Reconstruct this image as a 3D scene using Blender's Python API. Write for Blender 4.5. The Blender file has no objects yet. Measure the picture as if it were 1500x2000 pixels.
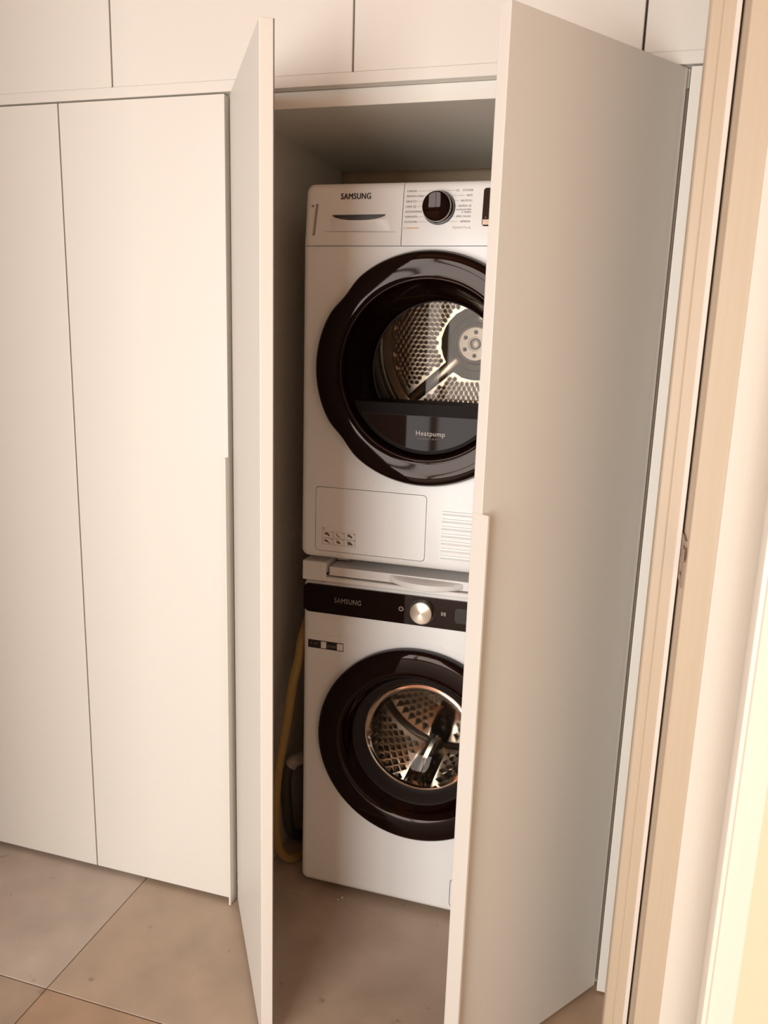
import bpy, bmesh, math, random
from mathutils import Vector, Matrix
random.seed(7)
PI = math.pi
S = bpy.context.scene
COL = S.collection

# ------------------------------------------------------------------ camera
CAM = (0.8546, -1.6435, 1.4547); YAW, PITCH, ROLL, FPX = 0.2857, 0.2164, 0.0314, 1565.4
fw = Vector((-math.sin(YAW)*math.cos(PITCH), math.cos(YAW)*math.cos(PITCH), -math.sin(PITCH)))
rt = Vector((math.cos(YAW), math.sin(YAW), 0)); up = rt.cross(fw)
r2 = rt*math.cos(ROLL) + up*math.sin(ROLL); u2 = -rt*math.sin(ROLL) + up*math.cos(ROLL)
cd = bpy.data.cameras.new('camera'); cam = bpy.data.objects.new('camera', cd); COL.objects.link(cam)
M = Matrix((r2, u2, -fw)).transposed().to_4x4(); M.translation = CAM; cam.matrix_world = M
cd.sensor_fit = 'VERTICAL'; cd.sensor_height = 36; cd.lens = FPX/2000*36
cd.clip_start = 0.02
cd.dof.use_dof = True; cd.dof.focus_distance = 1.75; cd.dof.aperture_fstop = 6.5
S.camera = cam
# ------------------------------------------------------------------ world, window light, exposure
w = bpy.data.worlds.new('world'); S.world = w; w.use_nodes = True
w.node_tree.nodes['Background'].inputs[0].default_value = (1.0, 0.86, 0.66, 1)
w.node_tree.nodes['Background'].inputs[1].default_value = 0.15
ld = bpy.data.lights.new('window_front_offscreen', 'AREA'); ld.shape = 'RECTANGLE'; ld.size = 1.76; ld.size_y = 2.3
ld.energy = 114; ld.color = (1.0, 0.99, 0.965)
lo = bpy.data.objects.new('window_front_offscreen', ld); COL.objects.link(lo)
lo.location = (-0.33, -3.345, 1.25); lo.rotation_euler = (PI/2, 0, 0)     # shines towards +Y
S.view_settings.view_transform = 'Standard'; S.view_settings.look = 'None'
S.view_settings.gamma = 1; S.view_settings.use_curve_mapping = False
S.view_settings.exposure = 0.0

# ------------------------------------------------------------------ helpers
def tag(o, label=None, cat=None, group=None, kind=None):
    if label: o['label'] = label
    if cat: o['category'] = cat
    if group: o['group'] = group
    if kind: o['kind'] = kind
    return o
def thing(name, label, cat, loc, group=None):
    e = bpy.data.objects.new(name, None); COL.objects.link(e); e.location = loc; e.empty_display_size = .05
    return tag(e, label, cat, group)
def obj(name, bm, m, parent=None, smooth=False, angle=35):
    me = bpy.data.meshes.new(name)
    if isinstance(bm, bmesh.types.BMesh):
        bmesh.ops.recalc_face_normals(bm, faces=bm.faces)
        if smooth:
            for f in bm.faces: f.smooth = True
            for e in bm.edges:
                if len(e.link_faces) == 2 and e.calc_face_angle(0) > math.radians(angle): e.smooth = False
        bm.to_mesh(me); bm.free()
    else: me = bm
    if m: me.materials.append(m)
    o = bpy.data.objects.new(name, me); COL.objects.link(o)
    if parent:
        o.parent = parent
        if parent.type == 'EMPTY': o.matrix_parent_inverse = Matrix.Translation(-parent.location)
    return o
def new(): return bmesh.new()
def bx(x0, x1, y0, y1, z0, z1, bm=None, bev=0.0, seg=2):
    b = bmesh.new()
    vs = [b.verts.new((x, y, z)) for x in (x0, x1) for y in (y0, y1) for z in (z0, z1)]
    for q in ((0,1,3,2),(4,6,7,5),(0,4,5,1),(2,3,7,6),(0,2,6,4),(1,5,7,3)): b.faces.new([vs[i] for i in q])
    bmesh.ops.recalc_face_normals(b, faces=b.faces)
    if bev: bmesh.ops.bevel(b, geom=b.edges[:], offset=bev, segments=seg, affect='EDGES', profile=.5)
    if bm is None: return b
    join(bm, b); return bm
def join(bm, b, T=None):
    if T: bmesh.ops.transform(b, matrix=T, verts=b.verts)
    mp = {v: bm.verts.new(v.co) for v in b.verts}
    for f in b.faces:
        nf = bm.faces.new([mp[v] for v in f.verts]); nf.smooth = f.smooth
    b.free(); return bm
def xf(bm, T):
    bmesh.ops.transform(bm, matrix=T, verts=bm.verts); return bm
def lathe(cx, cz, prof, n=96, rfun=None, a0=0, a1=2*PI, bm=None):
    """profile of (radius, y, weight of rfun) turned about an axis along Y"""
    bm = bm or bmesh.new(); full = abs(a1-a0-2*PI) < 1e-6
    m = n if full else n+1; rings = []
    for p in prof:
        r, y = p[0], p[1]; wt = p[2] if len(p) > 2 else 0
        if r < 1e-6:
            rings.append([bm.verts.new((cx, y, cz))]); continue
        ring = []
        for i in range(m):
            a = a0+(a1-a0)*i/n; k = 1+(rfun(a)-1)*wt if rfun and wt else 1
            ring.append(bm.verts.new((cx+r*k*math.cos(a), y, cz+r*k*math.sin(a))))
        rings.append(ring)
    for A, B in zip(rings, rings[1:]):
        for i in range(n):
            j = (i+1) % m
            if len(A) == 1 and len(B) == 1: continue
            if len(A) == 1: bm.faces.new((A[0], B[i], B[j]))
            elif len(B) == 1: bm.faces.new((A[i], A[j], B[0]))
            else: bm.faces.new((A[i], A[j], B[j], B[i]))
    return bm
def tube(pts, r, n=10, bm=None):
    """smooth tube through points (Catmull-Rom)"""
    bm = bm or bmesh.new(); P = [Vector(p) for p in pts]; Q = []
    for i in range(len(P)-1):
        p0, p1, p2, p3 = P[max(i-1, 0)], P[i], P[i+1], P[min(i+2, len(P)-1)]
        for k in range(8):
            t = k/8; Q.append(.5*((2*p1)+(p2-p0)*t+(2*p0-5*p1+4*p2-p3)*t*t+(3*p1-p0-3*p2+p3)*t**3))
    Q.append(P[-1]); rings = []; ref = Vector((0, 1, 0.01))
    for i, q in enumerate(Q):
        d = (Q[min(i+1, len(Q)-1)]-Q[max(i-1, 0)]).normalized()
        a = d.cross(ref).normalized(); b = d.cross(a)
        rings.append([bm.verts.new(q+a*r*math.cos(2*PI*k/n)+b*r*math.sin(2*PI*k/n)) for k in range(n)])
    for A, B in zip(rings, rings[1:]):
        for k in range(n): bm.faces.new((A[k], A[(k+1) % n], B[(k+1) % n], B[k]))
    bm.faces.new(rings[0]); bm.faces.new(rings[-1]); return bm
def prism(poly, z0, z1, bm=None):
    """polygon in XY extruded in Z"""
    bm = bm or bmesh.new()
    a = [bm.verts.new((x, y, z0)) for x, y in poly]; b = [bm.verts.new((x, y, z1)) for x, y in poly]; n = len(a)
    bm.faces.new(a); bm.faces.new(b[::-1])
    for i in range(n): bm.faces.new((a[i], a[(i+1) % n], b[(i+1) % n], b[i]))
    return bm
def plate(poly, y0, y1, bm=None):
    """polygon in XZ extruded in Y"""
    bm = bm or bmesh.new()
    a = [bm.verts.new((x, y0, z)) for x, z in poly]; b = [bm.verts.new((x, y1, z)) for x, z in poly]; n = len(a)
    bm.faces.new(a); bm.faces.new(b[::-1])
    for i in range(n): bm.faces.new((a[i], a[(i+1) % n], b[(i+1) % n], b[i]))
    return bm
def rrect(x0, x1, z0, z1, r, n=6):
    out = []
    for cx, cz, a in ((x1-r, z1-r, 0), (x0+r, z1-r, PI/2), (x0+r, z0+r, PI), (x1-r, z0+r, 1.5*PI)):
        for k in range(n+1): out.append((cx+r*math.cos(a+PI/2*k/n), cz+r*math.sin(a+PI/2*k/n)))
    return out
def outline(poly, wd, y0, y1, closed=True, bm=None):
    """thin raised line following a polyline in XZ"""
    bm = bm or bmesh.new(); n = len(poly)
    for i in range(n if closed else n-1):
        p, q = Vector(poly[i]), Vector(poly[(i+1) % n]); d = (q-p)
        if d.length < 1e-6: continue
        d.normalize(); s = Vector((-d.y, d.x))*wd/2; e = d*wd*.3
        plate([tuple(p+s-e), tuple(q+s+e), tuple(q-s+e), tuple(p-s-e)], y0, y1, bm)
    return bm
def text(body, x, z, size, y, align='LEFT', bold=0.0, sx=1.0, bm=None, rise=.0003, width=None):
    c = bpy.data.curves.new('t', 'FONT'); c.body = body; c.size = 1; c.align_x = align; c.offset = bold/size; c.resolution_u = 3; c.space_character = 1.08
    c.extrude = rise/size
    o = bpy.data.objects.new('t', c); COL.objects.link(o)
    me = bpy.data.meshes.new_from_object(o.evaluated_get(bpy.context.evaluated_depsgraph_get()))
    bpy.data.objects.remove(o); b = bmesh.new(); b.from_mesh(me); bpy.data.meshes.remove(me)
    bmesh.ops.triangulate(b, faces=b.faces[:], ngon_method='EAR_CLIP')
    bmesh.ops.scale(b, vec=(size, size, size), verts=b.verts)
    if width: sx = width/max(v.co.x for v in b.verts)
    for v in b.verts: v.co = Vector((x+v.co.x*sx, y-v.co.z, z+v.co.y))
    bm = bm or bmesh.new(); return join(bm, b)

# ------------------------------------------------------------------ materials
def mat(name, col, rough=.5, metal=0, spec=.5, noise=0, nscale=40, bump=0, bscale=300, coat=0, stretch=None):
    m = bpy.data.materials.new(name); m.use_nodes = True; nt = m.node_tree; b = nt.nodes['Principled BSDF']
    b.inputs['Base Color'].default_value = (*col, 1); b.inputs['Roughness'].default_value = rough
    b.inputs['Metallic'].default_value = metal; b.inputs['Specular IOR Level'].default_value = spec
    if coat: b.inputs['Coat Weight'].default_value = coat; b.inputs['Coat Roughness'].default_value = .03
    tc = nt.nodes.new('ShaderNodeTexCoord'); mp = nt.nodes.new('ShaderNodeMapping')
    nt.links.new(tc.outputs['Object'], mp.inputs[0])
    if stretch: mp.inputs['Scale'].default_value = stretch
    if noise:
        n = nt.nodes.new('ShaderNodeTexNoise'); n.inputs['Scale'].default_value = nscale; n.inputs['Detail'].default_value = 6
        nt.links.new(mp.outputs[0], n.inputs[0])
        mx = nt.nodes.new('ShaderNodeMix'); mx.data_type = 'RGBA'
        mx.inputs['A'].default_value = (*[c*(1-noise) for c in col], 1); mx.inputs['B'].default_value = (*[min(1, c*(1+noise)) for c in col], 1)
        nt.links.new(n.outputs['Fac'], mx.inputs['Factor']); nt.links.new(mx.outputs['Result'], b.inputs['Base Color'])
    if bump:
        n2 = nt.nodes.new('ShaderNodeTexNoise'); n2.inputs['Scale'].default_value = bscale; n2.inputs['Detail'].default_value = 4
        nt.links.new(mp.outputs[0], n2.inputs[0])
        bp = nt.nodes.new('ShaderNodeBump'); bp.inputs['Strength'].default_value = bump; bp.inputs['Distance'].default_value = .001
        nt.links.new(n2.outputs['Fac'], bp.inputs['Height']); nt.links.new(bp.outputs[0], b.inputs['Normal'])
    return m
def glassmat(name, tint, ior=1.5, rough=0.0):
    m = bpy.data.materials.new(name); m.use_nodes = True; nt = m.node_tree; nt.nodes.clear()
    out = nt.nodes.new('ShaderNodeOutputMaterial'); t = nt.nodes.new('ShaderNodeBsdfTransparent'); t.inputs[0].default_value = (*tint, 1)
    g = nt.nodes.new('ShaderNodeBsdfGlossy'); g.inputs['Roughness'].default_value = rough; g.inputs['Color'].default_value = (1, .88, .81, 1)
    f = nt.nodes.new('ShaderNodeFresnel'); f.inputs[0].default_value = ior
    mx = nt.nodes.new('ShaderNodeMixShader')
    nt.links.new(f.outputs[0], mx.inputs[0]); nt.links.new(t.outputs[0], mx.inputs[1]); nt.links.new(g.outputs[0], mx.inputs[2])
    nt.links.new(mx.outputs[0], out.inputs[0]); return m
LAC = mat('cream_lacquer', (.815, .775, .705), .42, bump=.02, bscale=900, noise=.012, nscale=6)
CARC = mat('carcass_melamine', (.72, .66, .58), .55, noise=.02)
WALL = mat('wall_paint', (.40, .20, .11), .8, noise=.02, bump=.05)
CREAMW = mat('cream_wall_paint', (.86, .74, .62), .8, noise=.02)
PEACH = mat('peach_wall_paint', (.88, .70, .50), .7, noise=.02, bump=.05)
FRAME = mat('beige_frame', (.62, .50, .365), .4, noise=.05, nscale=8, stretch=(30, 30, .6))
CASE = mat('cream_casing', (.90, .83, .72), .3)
GASK = mat('ribbed_gasket', (.82, .74, .66), .6)
WHITE = mat('appliance_white', (.91, .885, .86), .32)
WHITE2 = mat('appliance_plastic', (.84, .80, .77), .4)
BLACK = mat('gloss_black', (.006, .0012, .0008), .05, spec=.25)
SATIN = mat('satin_black', (.013, .005, .004), .28)
RUB = mat('grey_rubber', (.018, .011, .009), .55, spec=.25)
STEEL = mat('drum_steel', (.44, .38, .32), .24, metal=1)
STEEL2 = mat('polished_steel', (.62, .56, .49), .12, metal=1)
HUBM = mat('hub_metal', (.36, .31, .27), .38, metal=1)
CHROME = mat('brushed_chrome', (.66, .58, .48), .25, metal=1)
BRONZE = mat('dull_bronze', (.30, .21, .15), .38, metal=1)
INK = mat('black_ink', (.02, .012, .01), .6)
GREY = mat('grey_ink', (.33, .27, .23), .6)
SLIT = mat('grey_slit', (.36, .31, .27), .4)
ORANGE = mat('orange_ink', (.75, .42, .12), .6)
LTXT = mat('pale_ink', (.62, .54, .48), .5)
GTXT = mat('dim_silver_ink', (.30, .25, .21), .4)
STICK = mat('sticker_paper', (.90, .86, .82), .5)
HOSE = mat('yellow_hose', (.34, .21, .06), .45, noise=.12, nscale=30)
for m_ in (BLACK,): m_.node_tree.nodes['Principled BSDF'].inputs['Specular Tint'].default_value = (1, .82, .75, 1)
DGLASS = glassmat('smoked_glass', (.93, .91, .88), 1.22); WGLASS = glassmat('clear_glass', (.95, .94, .92), 1.28)
SCREEN = mat('screen_black', (.01, .005, .004), .08)
PLASTER = mat('plaster_bits', (.75, .70, .62), .8)
def tilemat(name, col):
    m = mat(name, col, .42, noise=.30, nscale=7.5, bump=.06, bscale=120); nt = m.node_tree
    # small dark scuffs with a shape of their own
    b = nt.nodes['Principled BSDF']; src = b.inputs['Base Color'].links[0].from_socket
    tc = nt.nodes.new('ShaderNodeTexCoord'); n = nt.nodes.new('ShaderNodeTexNoise'); n.inputs['Scale'].default_value = 17; n.inputs['Detail'].default_value = 3
    nt.links.new(tc.outputs['Object'], n.inputs[0]); r = nt.nodes.new('ShaderNodeValToRGB')
    r.color_ramp.elements[0].position = .68; r.color_ramp.elements[1].position = .77
    nt.links.new(n.outputs['Fac'], r.inputs[0]); mx = nt.nodes.new('ShaderNodeMix'); mx.data_type = 'RGBA'; mx.blend_type = 'MULTIPLY'
    mx.inputs['B'].default_value = (.62, .55, .5, 1); nt.links.new(r.outputs[0], mx.inputs['Factor']); nt.links.new(src, mx.inputs['A'])
    nt.links.new(mx.outputs['Result'], b.inputs['Base Color']); return m
TILES = [tilemat('stone_tile_a', (.53, .445, .37)), tilemat('stone_tile_b', (.49, .375, .28)), tilemat('stone_tile_c', (.42, .32, .24)), tilemat('stone_tile_d', (.45, .305, .20))]
GROUT = mat('grout', (.30, .215, .155), .9)

# ------------------------------------------------------------------ room
XR = 1.008
def struct(name, bm, m, parent=None, smooth=False):
    o = obj(name, bm, m, parent, smooth)
    if not parent: o['kind'] = 'structure'
    return o
fl = struct('floor', bx(-2.3, 1.6, -3.4, .80, -.08, -.004), GROUT)
SEAMX, SEAMY, TS = -.27, -.386, .9
tone = {(-1, -1): 2, (-1, 0): 0, (0, 0): 1, (0, -1): 3}
for i in range(-3, 3):
    for j in range(-4, 2):
        x0, y0 = SEAMX+i*TS, SEAMY+j*TS
        a, b, c, d = max(x0+.0012, -2.3), min(x0+TS-.0012, 1.6), max(y0+.0012, -3.4), min(y0+TS-.0012, .80)
        if b-a < .02 or d-c < .02: continue
        struct('tile', bx(a, b, c, d, -.0045, 0, bev=.0012, seg=1), TILES[tone.get((i, j), (i*3+j) % 4)], fl)
struct('wall_back', bx(-2.3, 1.6, .72, .80, 0, 2.75), PEACH)
struct('wall_left', bx(-2.38, -2.3, -3.4, .80, 0, 2.75), WALL)
struct('ceiling', bx(-2.38, 1.6, -3.4, .80, 2.75, 2.83), WALL)
# front wall of the room with the tall window that lights everything
wf = bmesh.new()
WX0, WX1, WZ0, WZ1 = -1.22, .56, .08, 2.42
bx(-2.3, WX0, -3.4, -3.3, 0, 2.75, wf); bx(WX1, 1.6, -3.4, -3.3, 0, 2.75, wf)
bx(WX0, WX1, -3.4, -3.3, 0, WZ0, wf); bx(WX0, WX1, -3.4, -3.3, WZ1, 2.75, wf)
struct('wall_front', wf, CREAMW)
wn = bmesh.new()
for a, b, c, d in ((WX0, WX0+.05, WZ0, WZ1), (WX1-.05, WX1, WZ0, WZ1), (WX0+.05, WX1-.05, WZ0, WZ0+.05), (WX0+.05, WX1-.05, WZ1-.05, WZ1)):
    bx(a, b, -3.335, -3.28, c, d, wn)
win = struct('window_1', wn, CASE)
struct('window_mullion', bx(-.355, -.305, -3.33, -3.285, WZ0+.05, WZ1-.05), CASE, win)
# unseen return wall, added to shade the far left doors from the window
struct('wall_shade_added', bx(-2.3, -.60, -1.32, -1.20, 0, 2.75), WALL)
# right wall with its door frame
struct('wall_right', bx(1.05, 1.6, -.7215, -.262, 0, 2.75), PEACH)
struct('wall_side', bx(1.6, 1.68, -3.4, .80, 0, 2.75), mat('side_wall_paint', (.80, .66, .54), .8, noise=.03))
Z1 = 2.72
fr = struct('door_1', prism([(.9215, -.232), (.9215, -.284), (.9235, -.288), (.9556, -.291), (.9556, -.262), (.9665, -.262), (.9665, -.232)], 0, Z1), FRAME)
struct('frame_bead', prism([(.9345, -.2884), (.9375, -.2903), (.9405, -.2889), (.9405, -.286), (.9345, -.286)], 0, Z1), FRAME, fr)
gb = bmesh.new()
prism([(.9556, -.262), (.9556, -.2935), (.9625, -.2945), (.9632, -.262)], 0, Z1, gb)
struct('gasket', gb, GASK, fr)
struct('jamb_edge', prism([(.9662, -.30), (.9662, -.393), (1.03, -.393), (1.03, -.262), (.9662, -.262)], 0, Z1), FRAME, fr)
# strike plate let into the jamb edge
sb = bmesh.new()
for y0, y1, z0, z1 in ((-.362, -.350, 1.085, 1.160), (-.312, -.301, 1.085, 1.160), (-.350, -.312, 1.085, 1.097), (-.350, -.312, 1.116, 1.126), (-.350, -.312, 1.146, 1.160)):
    bx(.9632, .9665, y0, y1, z0, z1, sb)
bmesh.ops.remove_doubles(sb, verts=sb.verts, dist=1e-5)
sp = struct('strike_plate', sb, BRONZE, fr)
struct('strike_lip', bx(.9610, .9640, -.372, -.345, 1.128, 1.150, bev=.001), BRONZE, sp)
# casing: flat cheek, rounded face, groove and outer bead
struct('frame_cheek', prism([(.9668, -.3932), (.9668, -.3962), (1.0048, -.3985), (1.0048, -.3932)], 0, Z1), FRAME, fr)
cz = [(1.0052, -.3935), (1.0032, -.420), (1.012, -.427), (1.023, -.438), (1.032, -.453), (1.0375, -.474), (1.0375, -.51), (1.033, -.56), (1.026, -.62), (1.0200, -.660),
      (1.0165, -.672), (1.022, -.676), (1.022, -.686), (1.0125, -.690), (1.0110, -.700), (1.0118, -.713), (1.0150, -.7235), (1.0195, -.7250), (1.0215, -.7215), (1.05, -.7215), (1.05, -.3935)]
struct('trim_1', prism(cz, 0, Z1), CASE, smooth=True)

# ------------------------------------------------------------------ cabinets
ZD, Z0, ZB, ZT = 1.9379, .012, 1.9414, 1.9634
DT = .022
def pull_box(x0, x1, y0, y1): return bx(x0, x1, y0, y1, .003, 1.171, bev=.0008, seg=1)
# left tall cabinet with two closed doors
tc = thing('tall_cabinet', 'cream tall cabinet with two closed flat doors left of the laundry bay', 'cabinet', (-.42, .3, 0))
bm = bmesh.new(); bx(-.848, -.0015, .026, .60, .07, ZB, bm); bx(-.846, -.003, .07, .60, 0, .07, bm)
obj('body', bm, CARC, tc)
obj('door', bx(-.8455, -.4178, 0, DT, Z0, ZD, bev=.0012, seg=2), LAC, tc)
d2 = obj('door', bx(-.4142, -.0045, 0, DT, Z0, ZD, bev=.0012, seg=2), LAC, tc)
obj('edge_pull', pull_box(-.0092, -.0040, -.0150, .020), LAC, d2)
# laundry bay with two open doors
lc = thing('laundry_cabinet', 'cream laundry cabinet with both doors swung open around the stacked machines', 'cabinet', (.455, .3, 0))
obj('side_panel', bx(0, .018, .030, .665, 0, 1.9082), CARC, lc)
obj('side_panel', bx(.898, .914, .034, .665, 0, 1.9082), CARC, lc)
obj('top_panel', bx(0, .914, .024, .665, 1.9082, ZB-.0006, bev=.0008, seg=1), LAC, lc)
W = .4482
def door_T(hx, hy, ang, mirror):
    # local: x along the door from hinge, y into thickness (inner), z up
    if not mirror: ax = Vector((math.cos(ang), -math.sin(ang), 0)); ay = Vector((math.sin(ang), math.cos(ang), 0))
    else: ax = Vector((-math.cos(ang), -math.sin(ang), 0)); ay = Vector((-math.sin(ang), math.cos(ang), 0))
    T = Matrix((ax, ay, Vector((0, 0, 1)))).transposed().to_4x4(); T.translation = (hx, hy, 0); return T
TL = door_T(.0056, .0057, .9923, False); TR = door_T(.9088, .0089, .9401, True)
dl = obj('door', xf(bx(0, W, 0, .0231, Z0, ZD, bev=.0012), TL), LAC, lc)
obj('edge_strip', xf(bx(W-.0035, W-.0005, .0226, .0246, Z0, ZD), TL), mat('dark_door_strip', (.10, .08, .065), .6), dl)  # thin dark strip along the inner corner of the free edge
dr = obj('door', xf(bx(0, W, 0, .0231, Z0, ZD, bev=.0012), TR), LAC, lc)
obj('edge_pull', xf(bx(W-.0045, W+.0008, -.0150, .0215, .003, 1.171, bev=.0008, seg=1), TR), LAC, dr)
for T, P, zz in ((TL, dl, (.12, .7, 1.3, 1.82)), (TR, dr, (.12, .7, 1.3, 1.82))):
    for z in zz:
        h = new(); join(h, lathe(0, 0, [(0, .0225), (.0175, .0225), (.0175, .0262), (0, .0262)], 20), Matrix.Translation((.03, 0, z)))
        bx(.012, .05, .0225, .034, z-.008, z+.008, h); obj('hinge', xf(h, T), CHROME, P)
# filler panel to the right of the bay
fp = obj('filler_panel', bx(.9145, 1.10, 0, DT, .006, ZD, bev=.001), LAC)
bmf = bmesh.new(); bmf.from_mesh(fp.data); bx(.916, 1.10, DT, .60, 0, ZB-.0006, bmf); bmf.to_mesh(fp.data); bmf.free()
tag(fp, 'narrow cream filler panel between the open laundry door and the beige door frame', 'panel')
# ledge
tag(obj('cabinet_ledge', bx(-.848, 1.10, -.0012, .66, ZB, ZT, bev=.0008, seg=1), LAC), 'long thin cream horizontal ledge board between lower and upper cabinets', 'ledge')
# upper cabinets
ul = ['cream upper cabinet above the closed tall doors, farthest from the beige door frame', 'cream upper cabinet partly hidden by the open door seen nearly edge-on',
      'cream upper cabinet above the dryer, partly hidden by the wide open door', 'cream upper cabinet beside the beige door frame, above the filler panel']
for k, (a, b) in enumerate(((-.8262, -.2739), (-.2739, .2783), (.2783, .8287), (.8287, 1.10))):
    u = thing('upper_cabinet', ul[k], 'cabinet', ((a+b)/2, .3, ZT), 'upper cabinets above the ledge')
    obj('body', bx(a+.0005, b-.0005, .026, .66, ZT, 2.74), CARC, u)
    g = .0018 if k != 3 else .0022
    obj('door', bx(a+g, b-(.0018 if k < 2 else .0022), 0.0005, DT, ZT+.0005, 2.735, bev=.0012, seg=1), LAC, u)

# ------------------------------------------------------------------ appliance shell
def shell(x0, x1, z0, z1, yf, yb, hx, hz, hr, rc=.016, rr=.018, tilt=None, hole=True):
    """hollow case: front with a round hole, rounded front edges, sides and back"""
    bm = bmesh.new()
    def rect(ins, n=7):
        P = []; r = max(rc-ins*.4, .004); a0, a1, b0, b1 = x0+ins, x1-ins, z0+ins, z1-ins
        cs = ((a1-r, b1-r, 0), (a0+r, b1-r, PI/2), (a0+r, b0+r, PI), (a1-r, b0+r, 1.5*PI))
        for i, (cx, cz_, a) in enumerate(cs):
            for k in range(n+1): P.append((cx+r*math.cos(a+PI/2*k/n), cz_+r*math.sin(a+PI/2*k/n)))
            nx = cs[(i+1) % 4]; e = P[-1]; s = (nx[0]+r*math.cos(nx[2]), nx[1]+r*math.sin(nx[2]))
            for k in range(1, 22): P.append((e[0]+(s[0]-e[0])*k/22, e[1]+(s[1]-e[1])*k/22))
        return P
    rings = []
    base = rect(rr)
    ang = [math.atan2(p[1]-hz, p[0]-hx) for p in base]
    c = [(hx+hr*math.cos(a), hz+hr*math.sin(a)) for a in ang]
    rings.append([(x, yf+.05, z) for x, z in c]); rings.append([(x, yf, z) for x, z in c])
    rings.append([(p[0]+(q[0]-p[0])*.5, yf, p[1]+(q[1]-p[1])*.5) for p, q in zip(c, base)])
    for k in range(6):
        t = PI/2*k/5; rings.append([(x, yf+rr*.8*(1-math.cos(t)), z) for x, z in rect(rr*(1-math.sin(t)))])
    rings.append([(x, yb, z) for x, z in rect(0)])
    V = []
    for R in rings:
        V.append([bm.verts.new((x, y+(tilt(z) if tilt and y < yb-.01 else 0), z)) for x, y, z in R])
    n = len(base)
    for A, B in zip(V, V[1:]):
        for i in range(n): bm.faces.new((A[i], A[(i+1) % n], B[(i+1) % n], B[i]))
    bm.faces.new(V[-1]); return bm

def cut(o, cutters):
    # real openings and joints: subtract the cutter volumes from an object's mesh
    tmp = []
    for c in cutters:
        co = obj('cutter', c, None); tmp.append(co)
        md = o.modifiers.new('cut', 'BOOLEAN'); md.operation = 'DIFFERENCE'; md.solver = 'EXACT'; md.object = co
    bpy.context.view_layer.update()
    me = bpy.data.meshes.new_from_object(o.evaluated_get(bpy.context.evaluated_depsgraph_get()))
    o.modifiers.clear(); o.data = me
    for c in tmp: bpy.data.objects.remove(c)
def wrap(bm):
    # let a printed or pressed line follow the rounded front corner
    for v in bm.verts:
        d = min(v.co.x-.133, .733-v.co.x)
        if d < .018: v.co.y += .0144*(1-math.sqrt(max(0, 1-((.018-max(d, .0004))/.018)**2)))
    return bm
# ------------------------------------------------------------------ washing machine
wx0, wx1, yw = .133, .733, .1247
WC, WCZ = .4365, .4715
wm = thing('washing_machine', 'white front-loading washing machine with black control strip, standing on the floor', 'washing machine', (.433, .4, 0))
wbody = obj('body', shell(wx0, wx1, .018, .862, yw, .64, WC, WCZ, .20), WHITE, wm, smooth=True, angle=50)
cut(wbody, [plate(rrect(.5397, .6908, .0370, .1168, .010, 5), yw-.01, yw+.02)])
for fx in (.18, .69):
    for fy in (.19, .58):
        f = bmesh.new(); bmesh.ops.create_cone(f, cap_ends=True, segments=20, radius1=.022, radius2=.016, depth=.022)
        obj('foot', xf(f, Matrix.Translation((fx, fy, .011))), SATIN, wm)
# black control strip
cs = bmesh.new(); poly = rrect(.1355, .7305, .781, .8535, .014, 6)
plate(poly, yw-.004, yw+.012, cs); bmesh.ops.bevel(cs, geom=[e for e in cs.edges if all(abs(v.co.y-(yw-.004)) < 1e-5 for v in e.verts)], offset=.0015, segments=2, affect='EDGES')
cp = obj('control_strip', cs, BLACK, wm, smooth=True)
yk = yw-.0042
obj('brand_lettering', text('SAMSUNG', .2164, .8120, .0180, yk, bold=0, width=.069), GTXT, cp)
ic = lathe(.3865, .8180, [(.0046, yk), (.0046, yk-.0003), (.0058, yk-.0003), (.0058, yk)], 24, None, PI/2+.6, 2.5*PI-.6)
bx(.3860, .3870, yk-.0003, yk, .8185, .8250, ic); obj('power_symbol', ic, LTXT, cp)
pp = plate([(.4855, .8135), (.4915, .8180), (.4855, .8225)], yk-.0003, yk)
pp = bmesh.new(); outline([(.4858, .8135), (.4912, .8180), (.4858, .8225)], .0011, yk-.0003, yk, True, pp)
bx(.4922, .4932, yk-.0003, yk, .8132, .8228, pp); bx(.4945, .4955, yk-.0003, yk, .8132, .8228, pp); obj('play_symbol', pp, LTXT, cp)
dw = outline(rrect(.5190, .660, .8005, .8350, .002, 2), .0016, yk-.0004, yk); obj('display_frame', dw, SATIN, cp)
obj('display', plate(rrect(.520, .659, .8015, .834, .002, 2), yk-.0002, yk+.0002), SCREEN, cp)
kn = lathe(.4385, .8170, [(.0305, yk+.001), (.0305, yk-.002), (.0285, yk-.002), (.0285, yk)], 48); obj('knob_collar', kn, SATIN, cp)
KN = mat('knob_spun_metal', (.68, .60, .50), .28, metal=1)
nt = KN.node_tree; b_ = nt.nodes['Principled BSDF']; b_.inputs['Anisotropic'].default_value = .9; b_.inputs['Anisotropic Rotation'].default_value = .25
tg = nt.nodes.new('ShaderNodeTangent'); tg.direction_type = 'RADIAL'; tg.axis = 'Y'; nt.links.new(tg.outputs[0], b_.inputs['Tangent'])
kb = lathe(0, 0, [(.0275, 0), (.0275, -.012), (.0262, -.0145), (.0250, -.0150), (0, -.0150)], 64)
k_o = obj('knob', kb, KN, cp, smooth=True, angle=30); k_o.location = (.4385, yk, .8170)
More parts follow.
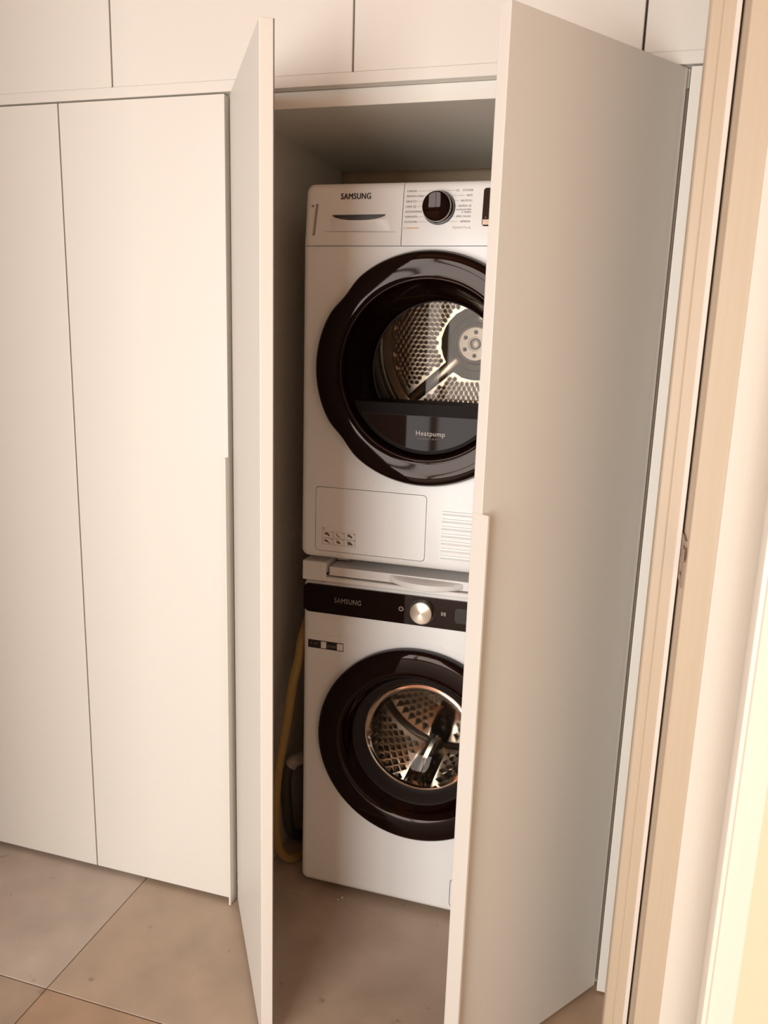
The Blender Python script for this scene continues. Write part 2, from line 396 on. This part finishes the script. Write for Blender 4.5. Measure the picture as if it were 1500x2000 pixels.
# embossed line over the porthole, label, service flap
ln = [(.1336, .7215), (.1348, .7215), (.137, .7215), (.140, .7216), (.145, .7216), (.151, .7217), (.17, .7219), (.21, .7230), (.25, .7250), (.29, .7280), (.33, .7315), (.36, .7340), (.39, .7362), (.42, .7375), (.45, .7370)]
for k in range(10):
    a = math.radians(84-5*k); ln.append((WC+.266*math.cos(a), WCZ+.266*math.sin(a)))
ln += [(.690, .6450), (.7325, .6400)]
obj('embossed_line', wrap(outline(ln, .0013, yw-.0004, yw+.001, False)), WHITE, wm)
st = obj('sticker', plate([(.1475, .685), (.2417, .685), (.2417, .7062), (.1475, .7062)], yw-.0005, yw), INK, wm)
tag(st, 'small black and white sticker strip')
for a, b in ((.1820, .1960), (.2245, .2405)): obj('sticker_square', bx(a, b, yw-.0008, yw-.0004, .6870, .7042), STICK, st)
s3 = bmesh.new(); bx(.1540, .1575, yw-.0008, yw-.0004, .6965, .6985, s3); bx(.1640, .1720, yw-.0008, yw-.0004, .6960, .6975, s3)
obj('sticker_mark', s3, GTXT, st); obj('sticker_lettering', text('ECOBO', .1985, .6915, .0085, yw-.0006, sx=.8), GTXT, st)
obj('filter_flap', plate(rrect(.5413, .6892, .0386, .1152, .009, 5), yw, yw+.006), WHITE, wm)
# door: black ring dished towards the glass
wd_ = [(.250, yw+.002), (.2515, yw-.016), (.2500, yw-.024), (.2450, yw-.0285), (.2350, yw-.0305), (.2000, yw-.0310), (.1920, yw-.0295), (.1860, yw-.0240), (.1800, yw-.0120), (.1740, yw-.002), (.1690, yw+.004)]
wdo = obj('door', lathe(WC, WCZ, wd_, 128), BLACK, wm, smooth=True, angle=60)
obj('door_inner_ring', lathe(WC, WCZ, [(.1690, yw+.004), (.1660, yw+.0015), (.1620, yw+.004), (.1570, yw+.020), (.1500, yw+.030), (.1440, yw+.034)], 128), RUB, wdo, smooth=True, angle=60)
obj('chrome_rim', lathe(WC, WCZ, [(.1440, yw+.034), (.1432, yw+.0322), (.1420, yw+.034), (.1415, yw+.038)], 128), CHROME, wdo, smooth=True, angle=80)
obj('glass_bowl', lathe(WC, WCZ, [(.1420, yw+.036), (.1385, yw+.048), (.128, yw+.062), (.108, yw+.074), (.07, yw+.084), (.03, yw+.089), (0, yw+.090)], 96), WGLASS, wdo, smooth=True, angle=80)
# rubber bellows and drum
obj('bellows', lathe(WC, WCZ, [(.20, yw+.04), (.185, yw+.045), (.172, yw+.06), (.178, yw+.075), (.168, yw+.09), (.175, yw+.10)], 96), RUB, wm, smooth=True, angle=80)
DR = .235
drm = obj('drum', lathe(WC, WCZ, [(.175, yw+.095), (.20, yw+.105), (.228, yw+.118), (DR, yw+.135), (DR, yw+.42), (.225, yw+.44), (.12, yw+.425), (.06, yw+.415), (0, yw+.41)], 96), STEEL2, wm, smooth=True, angle=50)
def pyramid(bm, P, n, t, s, h, w=.7):
    b = n.cross(t)
    base = [bm.verts.new(P+t*s), bm.verts.new(P+b*s*w), bm.verts.new(P-t*s), bm.verts.new(P-b*s*w)]; ap = bm.verts.new(P+n*h)
    for i in range(4): bm.faces.new((base[i], base[(i+1) % 4], ap))
dm = bmesh.new()
for row in range(11):
    for i in range(54):
        a = 2*PI*(i+(row % 2)*.5)/54
        if min(abs((a-math.radians(q)+PI) % (2*PI)-PI) for q in (20, 140, 260)) < .20: continue
        n = Vector((-math.cos(a), 0, -math.sin(a))); t = Vector((0, 1, 0))
        pyramid(dm, Vector((WC, 0, WCZ))-n*(DR-.0002)+t*(yw+.150+row*.024), n, t, .0118, .0100, 1.12)
o = obj('drum_dimples', dm, STEEL2, drm); o['kind'] = 'stuff'
for q in (20, 140, 260):
    L = bmesh.new(); a = math.radians(q); e = Vector((math.cos(a), 0, math.sin(a))); t = Vector((-math.sin(a), 0, math.cos(a)))
    prof = [(-.040, DR+.002), (-.030, DR-.022), (-.016, DR-.052), (-.006, DR-.060), (.006, DR-.060), (.016, DR-.052), (.030, DR-.022), (.040, DR+.002)]
    A = [[L.verts.new(Vector((WC, 0, WCZ))+t*s*f+e*(DR-(DR-r)*f2)+Vector((0, y, 0))) for s, r in prof] for y, f, f2 in ((yw+.14, .8, .75), (yw+.17, 1, 1), (yw+.38, 1, 1), (yw+.42, .8, .75))]
    for R1, R2 in zip(A, A[1:]):
        for i in range(7): L.faces.new((R1[i], R1[i+1], R2[i+1], R2[i]))
    L.faces.new(A[0]); L.faces.new(A[-1]); obj('drum_lifter', L, STEEL2, drm, smooth=True, angle=25)
hb = lathe(WC, WCZ, [(.10, yw+.424), (.095, yw+.412), (.055, yw+.400), (.03, yw+.396), (0, yw+.395)], 48); obj('drum_boss', hb, STEEL2, drm, smooth=True)

# ------------------------------------------------------------------ stacking kit with pull-out shelf
sk = thing('stacking_kit', 'white plastic stacking frame with pull-out shelf between dryer and washer', 'stacking frame', (.433, .4, .862))
fk = bmesh.new()
bx(.132, .734, yw+.03, .62, .8625, .868, fk); obj('base_plate', fk, WHITE2, sk)
obj('front_rail', bx(.150, .734, yw-.002, yw+.030, .8622, .8735, bev=.002), WHITE2, sk)
for a, b in ((.1315, .1930), (.6740, .7345)):
    c = bmesh.new(); bx(a, b, yw-.004, yw+.12, .8622, .9110, c, bev=.003)
    obj('corner_block', c, WHITE2, sk)
    obj('side_rail', bx(a, a+.03 if a < .4 else b, yw+.10, .62, .866, .9268), WHITE2, sk)
for a in (.200, .640): obj('bearing_rail', bx(a, a+.03, yw+.06, .62, .9035, .9278), WHITE2, sk)
sh = bmesh.new(); bx(.1985, .670, yw+.006, .55, .8765, .8990, sh, bev=.0015); s_o = obj('pull_out_shelf', sh, WHITE2, sk)
hp = []
for k in range(17):
    t = k/16; x = .353+(.531-.353)*t; hp.append((x, t))
hm = bmesh.new(); cols = []
for x, t in hp:
    d = .004+.030*math.sin(PI*t)**.8; zt = .8960-.001*t; hgt = .015+.007*math.sin(PI*t)
    y0 = yw+.008; cols.append([hm.verts.new(v) for v in ((x, y0, zt), (x, y0-d*.55, zt-.001), (x, y0-d, zt-.006), (x, y0-d, zt-hgt+.002), (x, y0-d*.85, zt-hgt), (x, y0, zt-hgt))])
for A, B in zip(cols, cols[1:]):
    for i in range(6): hm.faces.new((A[i], A[(i+1) % 6], B[(i+1) % 6], B[i]))
hm.faces.new(cols[0]); hm.faces.new(cols[-1]); obj('shelf_handle', hm, WHITE2, s_o, smooth=True, angle=40)
scw = lathe(.1960, .882, [(0, yw-.001), (.0025, yw-.001), (.0025, yw+.006)], 12); obj('screw', scw, SATIN, sk)

# ------------------------------------------------------------------ tumble dryer
yd = .104; dz0, dz1 = .9275, 1.7790
DC, DCZ = .433, 1.381
def tilt(z): return .014*min(1, max(0, (z-1.648)/.13))
td = thing('tumble_dryer', 'white heat-pump tumble dryer with black round door, stacked on top of the washer', 'tumble dryer', (.433, .38, dz0))
dbody = obj('body', shell(wx0, wx1, dz0, dz1, yd, .665, DC, DCZ, .205, rc=.018, tilt=tilt), WHITE, td, smooth=True, angle=50)
def tilted(bm):
    for v in bm.verts: v.co.y += tilt(v.co.z)
    return bm
CUTS = [bx(.130, .736, yd-.02, yd+.022, 1.6444, 1.6458), tilted(plate(rrect(.1535, .3585, 1.6496, 1.7575, .003, 2), yd-.02, yd+.03)), bx(.3596, .3609, yd-.02, yd+.035, 1.6450, 1.80), plate(rrect(.1708, .4427, .9450, 1.1019, .009, 5), yd-.02, yd+.03)]
cut(dbody, CUTS)
# water tank drawer with its grip
dw = obj('tank_drawer', tilted(plate(rrect(.1525, .3594, 1.6486, 1.7588, .0025, 2), yd-.0005, yd+.010)), WHITE, td)
gp = []
for k in range(13): t = k/12; gp.append((.1990+(.3215-.1990)*t, 1.7085-.0095*math.sin(PI*t)**.7))
gp = gp+[(.3215, 1.7118), (.1990, 1.7118)]
cut(dw, [tilted(plate(gp, yd-.02, yd+.03))])
obj('grip_recess', tilted(bx(.195, .3255, yd+.030, yd+.032, 1.690, 1.716)), WHITE, dw)
gs = new(); cols = []
for k in range(15):
    t = k/14; x = .196+(.334-.196)*t; e = math.sin(PI*min(1, max(0, t)))**.5
    cols.append([gs.verts.new((x, yd-.0012-.007*e*q, z)) for q, z in ((1, 1.7010-.0045*math.sin(PI*t)**.7+.002), (.85, 1.695), (.5, 1.686), (.0, 1.6765))])
for A, B in zip(cols, cols[1:]):
    for i in range(3): gs.faces.new((A[i], A[i+1], B[i+1], B[i]))
obj('grip', tilted(gs), WHITE, dw, smooth=True, angle=60)
obj('grip_seam', tilted(outline([(.1850, 1.6762), (.3450, 1.6745)], .0009, yd-.0016, yd)), WHITE, dw)
obj('level_window', tilted(plate([(.1552, 1.6680), (.1605, 1.6680), (.1655, 1.7350), (.1602, 1.7350)], yd-.0018, yd)), SLIT, dw)
mk = new(); bx(.1500, .1550, yd-.0018, yd-.001, 1.7315, 1.7327, mk); bx(.1500, .1550, yd-.0018, yd-.001, 1.7290, 1.7300, mk); obj('level_mark', tilted(mk), INK, dw)
obj('brand_lettering', tilted(text('SAMSUNG', .2177, 1.7440, .0180, yd-.0014, bold=0, width=.0690, bm=text('SAMSUNG', .2170, 1.7440, .0180, yd-.0015, bold=0, width=.0690))), INK, td)
# programme lettering, selector, display
L_ = ['CAMICIE', 'PRONTO STIRO', 'DELICATI', 'LANA', 'ASCIUGAMANI', 'TRAPUNTE', 'OUTDOOR']
R_ = ['COTONE', 'MISTI', 'SINTETICI', 'RAPIDO 35\'', None, 'ARIA CALDA', 'REFRESH']
yt = yd-.0002; fs = .0056
KX, KZ, KR = .4380, 1.7240, .0335
for i in range(7):
    z = 1.7565-i*.01055; xl = .3672-.0004*i
    obj('programme_name', tilted(text(L_[i], xl, z, fs, yt, sx=.92, bold=0)), INK, td)
    wl = {0: .0225, 1: .0400, 2: .0235, 3: .0235, 4: .0330, 5: .0260, 6: .0250}[i]
    kx = math.sqrt(max(.0001, (KR+.003)**2-min(KR+.002, abs(z+.002-KZ))**2))
    if KX-kx-.001 > xl+wl+.002: obj('programme_line', tilted(bx(xl+wl+.001, KX-kx, yt-.0002, yt+.001, z+.0017, z+.0023)), GREY, td)
    xr = .5105-.0003*i
    if R_[i]: pr = text(R_[i], xr, z, fs, yt, 'RIGHT', sx=.92, bold=0)
    else: pr = text('A TEMPO', xr, z-.0022, fs*.9, yt, 'RIGHT', sx=.92, bm=text('ASCIUGATURA', xr, z+.0032, fs*.9, yt, 'RIGHT', sx=.9))
    obj('programme_name', tilted(pr), INK, td)
    wr = (.036, .0165, .027, .030, .040, .033, .026)[i]
    if xr-wr-.002 > KX+kx: obj('programme_line', tilted(bx(KX+kx, xr-wr-.001, yt-.0002, yt+.001, z+.0017, z+.0023)), GREY, td)
pr = outline([(.3835, 1.7247), (.3880, 1.7247), (.3880, 1.7283), (.3835, 1.7283)], .0006, yt-.0003, yt, True)
obj('programme_symbol', tilted(pr), INK, td)
pr = outline([(.4755, 1.7567), (.4800, 1.7567), (.4800, 1.7597), (.4755, 1.7597)], .0005, yt-.0003, yt, True)
obj('programme_symbol', tilted(pr), INK, td)
og = new(); outline([(.3640, 1.6805), (.3685, 1.6805), (.3662, 1.6845)], .0006, yt-.0003, yt, True, og)
xx = .3710
for wv in (.004, .003, .0045, .003, .004, .003): bx(xx, xx+wv, yt-.0003, yt, 1.6812, 1.6835, og); xx += wv+.0010
obj('orange_mark', tilted(og), ORANGE, td)
obj('dry_lettering', tilted(text('Optimal Dry', .5040, 1.6812, .0062, yt, 'RIGHT', sx=.95)), GREY, td)
obj('dry_symbol', tilted(outline([(.5060, 1.6808), (.5100, 1.6808), (.5080, 1.6850)], .0006, yt-.0003, yt)), GREY, td)
ys = yd+tilt(KZ)
sel = obj('selector_base', lathe(KX+.0015, KZ-.001, [(.0350, ys+.002), (.0350, ys-.003), (.0335, ys-.006), (.0315, ys-.006), (.030, ys-.002)], 64), SATIN, td, smooth=True)
obj('selector_knob', lathe(KX, KZ, [(.0315, ys), (.0310, ys-.018), (.0300, ys-.021)], 64), mat('dark_chrome', (.30, .24, .20), .18, metal=1), sel, smooth=True)
obj('selector_face', lathe(KX, KZ, [(.0300, ys-.021), (.0285, ys-.0222), (.0270, ys-.0215), (0, ys-.0215)], 64), BLACK, sel, smooth=True)
dp = obj('display', tilted(plate(rrect(.5335, .650, 1.6850, 1.7620, .006, 5), yd-.0012, yd+.002)), SCREEN, td)
obj('display_bar', tilted(bx(.5350, .6485, yd-.0018, yd-.001, 1.6880, 1.6985)), CHROME, dp)
dmk = text('II', .5400, 1.7010, .0045, yd-.0014); obj('display_mark', tilted(dmk), LTXT, dp)
# door
def wing(a):
    d = abs((math.degrees(a) % 360)-180)     # 0 at the left
    def g(c, s): return math.exp(-((d-c)/s)**2)
    k = 1-.026*g(40, 8)
    if d < 34: k += .012*(math.cos(d/34*PI/2))**.8
    return k
dp_ = [(.2500, yd+.002, 1), (.2530, yd-.014, 1), (.2525, yd-.026, 1), (.2490, yd-.0325, 1), (.2420, yd-.0355, 1), (.2250, yd-.0345, .6), (.2060, yd-.0320, .2), (.1990, yd-.0300), (.1965, yd-.0320), (.1935, yd-.0310),
       (.1900, yd-.0240), (.1850, yd-.008), (.1760, yd+.030), (.1680, yd+.060), (.1580, yd+.088), (.1550, yd+.094)]
ddo = obj('door', lathe(DC, DCZ, dp_, 160, wing), BLACK, td, smooth=True, angle=60)
obj('door_rim', lathe(DC, DCZ, [(.2528, yd-.010, 1.02), (.2550, yd-.013, 1), (.2550, yd-.018, 1), (.2528, yd-.022, 1.0)], 160, wing), SATIN, ddo, smooth=True)
# upper window: glass above a flat bar
zc = 1.2985
gl = new(); a = math.asin((zc-DCZ)/.155); pts = [(DC+.155*math.cos(t), DCZ+.155*math.sin(t)) for t in [a+(PI-2*a)*k/60 for k in range(61)]]
plate(pts, yd+.092, yd+.096, gl); obj('door_glass', gl, DGLASS, ddo)
obj('glass_seal', lathe(DC, DCZ, [(.1530, yd+.0935), (.1535, yd+.089), (.1560, yd+.088)], 72, None, a, PI-a), RUB, ddo, smooth=True)
# lower cover: glossy segment with a framed panel
def seg(r, ztop, zmin=None):
    a = math.asin((ztop-DCZ)/r); return [(DC+r*math.cos(t), DCZ+r*math.sin(t)) for t in [PI-a+(PI+2*a)*k/48 for k in range(49)]]
lcv = new(); plate(seg(.1835, 1.3090), yd-.010, yd+.10, lcv); lco = obj('lower_cover', lcv, mat('cover_black', (.006, .0015, .001), .5, spec=.1), ddo)
obj('cover_panel', plate(seg(.176, 1.2830), yd-.0112, yd-.009), mat('cover_gloss', (.020, .010, .008), .04, spec=.10), lco)
obj('cover_line', outline(seg(.176, 1.2830), .0012, yd-.0118, yd-.010), RUB, lco)
obj('heatpump_lettering', text('Heatpump', .4125, 1.2395, .0155, yd-.0116, width=.0670), LTXT, lco)
obj('technology_lettering', text('T E C H N O L O G Y', .4140, 1.2310, .0050, yd-.0116, sx=1.02), GREY, lco)
# drum
HX, HZ, YB = .450, 1.440, .600
drum = obj('drum', lathe(DC+.003, 1.425, [(.205, yd+.048), (.235, yd+.052), (.262, yd+.060), (.268, yd+.075), (.268, .545), (.262, .560), (.250, .566)], 128), STEEL, td, smooth=True, angle=60)
bp_ = lathe(HX, HZ, [(.262, .562), (.240, .566), (.236, .572), (.225, .5750)], 96); lathe(HX, HZ, [(.102, .5882), (.075, .584), (.070, .576), (.058, .574)], 96, bm=bp_); bpo = obj('drum_back', bp_, STEEL, td, smooth=True, angle=40)
hub = obj('hub', lathe(HX, HZ, [(.058, .578), (.054, .568), (.0505, .566), (.047, .569), (.0455, .566), (.044, .564), (.020, .564), (.019, .5665), (.016, .5665), (.015, .560), (.009, .558), (0, .558)], 64), HUBM, bpo, smooth=True, angle=30)
for k in range(6):
    a = 2*PI*k/6+.5; cx, cz_ = HX+.0315*math.cos(a), HZ+.0315*math.sin(a)
    obj('hub_screw', lathe(cx, cz_, [(.0058, .5642), (.0058, .5630), (.0040, .5630), (.0040, .5638), (.0025, .5638), (.0025, .5622), (0, .5622)], 14), RUB, hub)
pf = new(); ph = new(); sp_ = .0142; spk = (82, 222, 330)
def yback(x, z): return .5716+.016*(.236-math.hypot(x, z))/.136
for r_ in range(-20, 21):
    for q in range(-19, 20):
        x = q*sp_+(r_ % 2)*sp_/2; z = r_*sp_*.866; rr = math.hypot(x, z); a = math.degrees(math.atan2(z, x)) % 360
        if rr < .094 or rr > .237: continue
        n = 12; R6 = sp_/math.sqrt(3)
        hx_ = []
        for k in range(n):
            t = 2*PI*k/n; d = R6 if k % 2 else R6*math.cos(PI/6)
            hx_.append((x+d*math.cos(t), z+d*math.sin(t)))
        O = [ph.verts.new((HX+u, yback(u, v), HZ+v)) for u, v in hx_]
        solid = rr < .108 or rr > .227 or any(abs((a-s_+180) % 360-180) < 90 and abs(rr*math.sin(math.radians(a-s_))) < .024 for s_ in spk)
        if solid: ph.faces.new(O); continue
        y = yback(x, z)
        def ring(R_r, yy, b): return [b.verts.new((HX+x+R_r*math.cos(2*PI*k/n), yy, HZ+z+R_r*math.sin(2*PI*k/n))) for k in range(n)]
        I = ring(.0044, y, ph)
        for k in range(n): ph.faces.new((O[k], O[(k+1) % n], I[(k+1) % n], I[k]))
        A, B, C_ = ring(.0060, y+.0003, pf), ring(.0052, y-.0022, pf), ring(.0044, y+.0015, pf)
        for P_, Q_ in ((A, B), (B, C_)):
            for k in range(n): pf.faces.new((P_[k], P_[(k+1) % n], Q_[(k+1) % n], Q_[k]))
o = obj('perforation_rims', pf, STEEL2, bpo, smooth=True); o['kind'] = 'stuff'
o = obj('perforated_sheet', ph, STEEL, bpo); o['kind'] = 'stuff'
for s in spk:
    b = new(); bx(.062, .245, .5700, .590, -.016, .016, b, bev=.006); xf(b, Matrix.Rotation(-math.radians(s), 4, 'Y'))
    obj('spoke', xf(b, Matrix.Translation((HX, 0, HZ))), STEEL, bpo, smooth=True)
# heat exchanger flap, pictogram label, louvres
obj('service_flap', plate(rrect(.1721, .4414, .9463, 1.1006, .0082, 5), yd, yd+.006), WHITE, td)
pl = obj('pictogram_label', plate([(.1880, .9610), (.2735, .9610), (.2735, 1.0040), (.1880, 1.0040)], yd-.0004, yd), STICK, td)
pg = new(); yy = yd-.0006
for i in range(3):
    for j in range(2):
        a, b = .1895+i*.0283, .9620+j*.0170
        outline([(a, b), (a+.0265, b), (a+.0265, b+.0155), (a, b+.0155)], .0005, yy-.0001, yy+.0002, True, pg)
        bx(a+.0225, a+.0250, yy-.0002, yy+.0002, b+.0120, b+.0142, pg)
for cx, cz_ in ((.1915, 1.0005),): join(pg, lathe(cx, cz_, [(.0022, yy), (.0022, yy-.0002), (.0034, yy-.0002), (.0034, yy)], 14))
obj('label_lines', pg, GREY, pl)
pi_ = new()
shp = {(0, 1): [(0, 6), (5, 10), (9, 9), (13, 3), (11, 2), (6, 5), (1, 5)], (1, 1): [(1, 10), (4, 8), (6, 4), (11, 3), (10, 2), (5, 3), (3, 6)], (2, 1): [(2, 9), (6, 10), (13, 5), (12, 2), (9, 3), (6, 5), (3, 4)],
       (0, 0): [(0, 9), (8, 8), (9, 5), (14, 1), (12, 1), (7, 4), (2, 5)], (1, 0): [(3, 9), (10, 7), (12, 2), (4, 4)], (2, 0): [(2, 9), (8, 9), (14, 4), (12, 1), (8, 3), (5, 1), (3, 4)]}
for (i, j), P in shp.items():
    plate([(.1935+i*.0283+x*.00118, .9632+j*.0170+z*.00118) for x, z in P], yy-.0002, yy+.0002, pi_)
obj('pictograms', pi_, mat('brown_ink', (.13, .09, .07), .6), pl)
for k in range(7):
    z = 1.0700-k*.0172; lv = new(); cols = []
    pr_ = ((z, 0.0005), (z-.0012, -.0030), (z-.0048, -.0034), (z-.0105, -.0004), (z-.0105, .0010), (z, .001))
    A = [lv.verts.new((.4800, yd+q, zz)) for zz, q in pr_]; B = [lv.verts.new((.6900, yd+q, zz)) for zz, q in pr_]
    for i in range(6): lv.faces.new((A[i], A[(i+1) % 6], B[(i+1) % 6], B[i]))
    lv.faces.new(A); lv.faces.new(B); obj('louvre', lv, WHITE, td)

# ------------------------------------------------------------------ hoses, pipe stubs, crumbs
tag(obj('water_hose', tube([(.116, .34, .82), (.1165, .18, .71), (.111, .155, .64), (.095, .15, .56), (.0825, .15, .47), (.067, .15, .38), (.055, .15, .30), (.049, .15, .22), (.048, .155, .12), (.055, .17, .05), (.08, .2, .0165), (.110, .28, .0145)], .0125, 14), HOSE, smooth=True),
    'yellow flexible water hose hanging beside the washing machine', 'hose')
hs = thing('drain_hose', 'grey drain hose looped on the cabinet floor beside the washer, with pale clip', 'hose', (.09, .4, 0))
obj('hose_tube', tube([(.108, .50, .33), (.104, .40, .30), (.085, .29, .285), (.060, .25, .285), (.042, .238, .245), (.040, .245, .15), (.046, .265, .05), (.07, .32, .0155), (.108, .42, .0155)], .0145, 14), mat('grey_hose', (.06, .045, .035), .5), hs, smooth=True)
obj('hose_clip', tube([(.103, .385, .2985), (.096, .33, .2895), (.085, .29, .285), (.062, .2515, .2855), (.051, .2435, .272)], .0175, 16), mat('pale_clip', (.50, .43, .37), .5), hs, smooth=True)
for x, lab in ((.060, 'brass tap stub nearest the corner on the wall behind the dryer'), (.105, 'brass tap stub further from the corner on the wall behind the dryer')):
    t = lathe(x, 1.865, [(0, .665), (.010, .665), (.012, .672), (.012, .69), (.018, .70), (.018, .721)], 20)
    tag(obj('tap_stub', t, RUB, smooth=True), lab, 'tap')
for x, y, s, lab in ((.258, .108, .0038, 'larger white plaster crumb on the floor under the washer front'), (.250, .098, .0028, 'smaller white plaster crumb on the floor by the washer')):
    b = bmesh.new(); bmesh.ops.create_icosphere(b, subdivisions=1, radius=s)
    for v in b.verts: v.co *= random.uniform(.75, 1.15); v.co.z = max(v.co.z, -s*.6)
    tag(obj('plaster_crumb', xf(b, Matrix.Translation((x, y, s*.6))), PLASTER), lab, 'crumb')
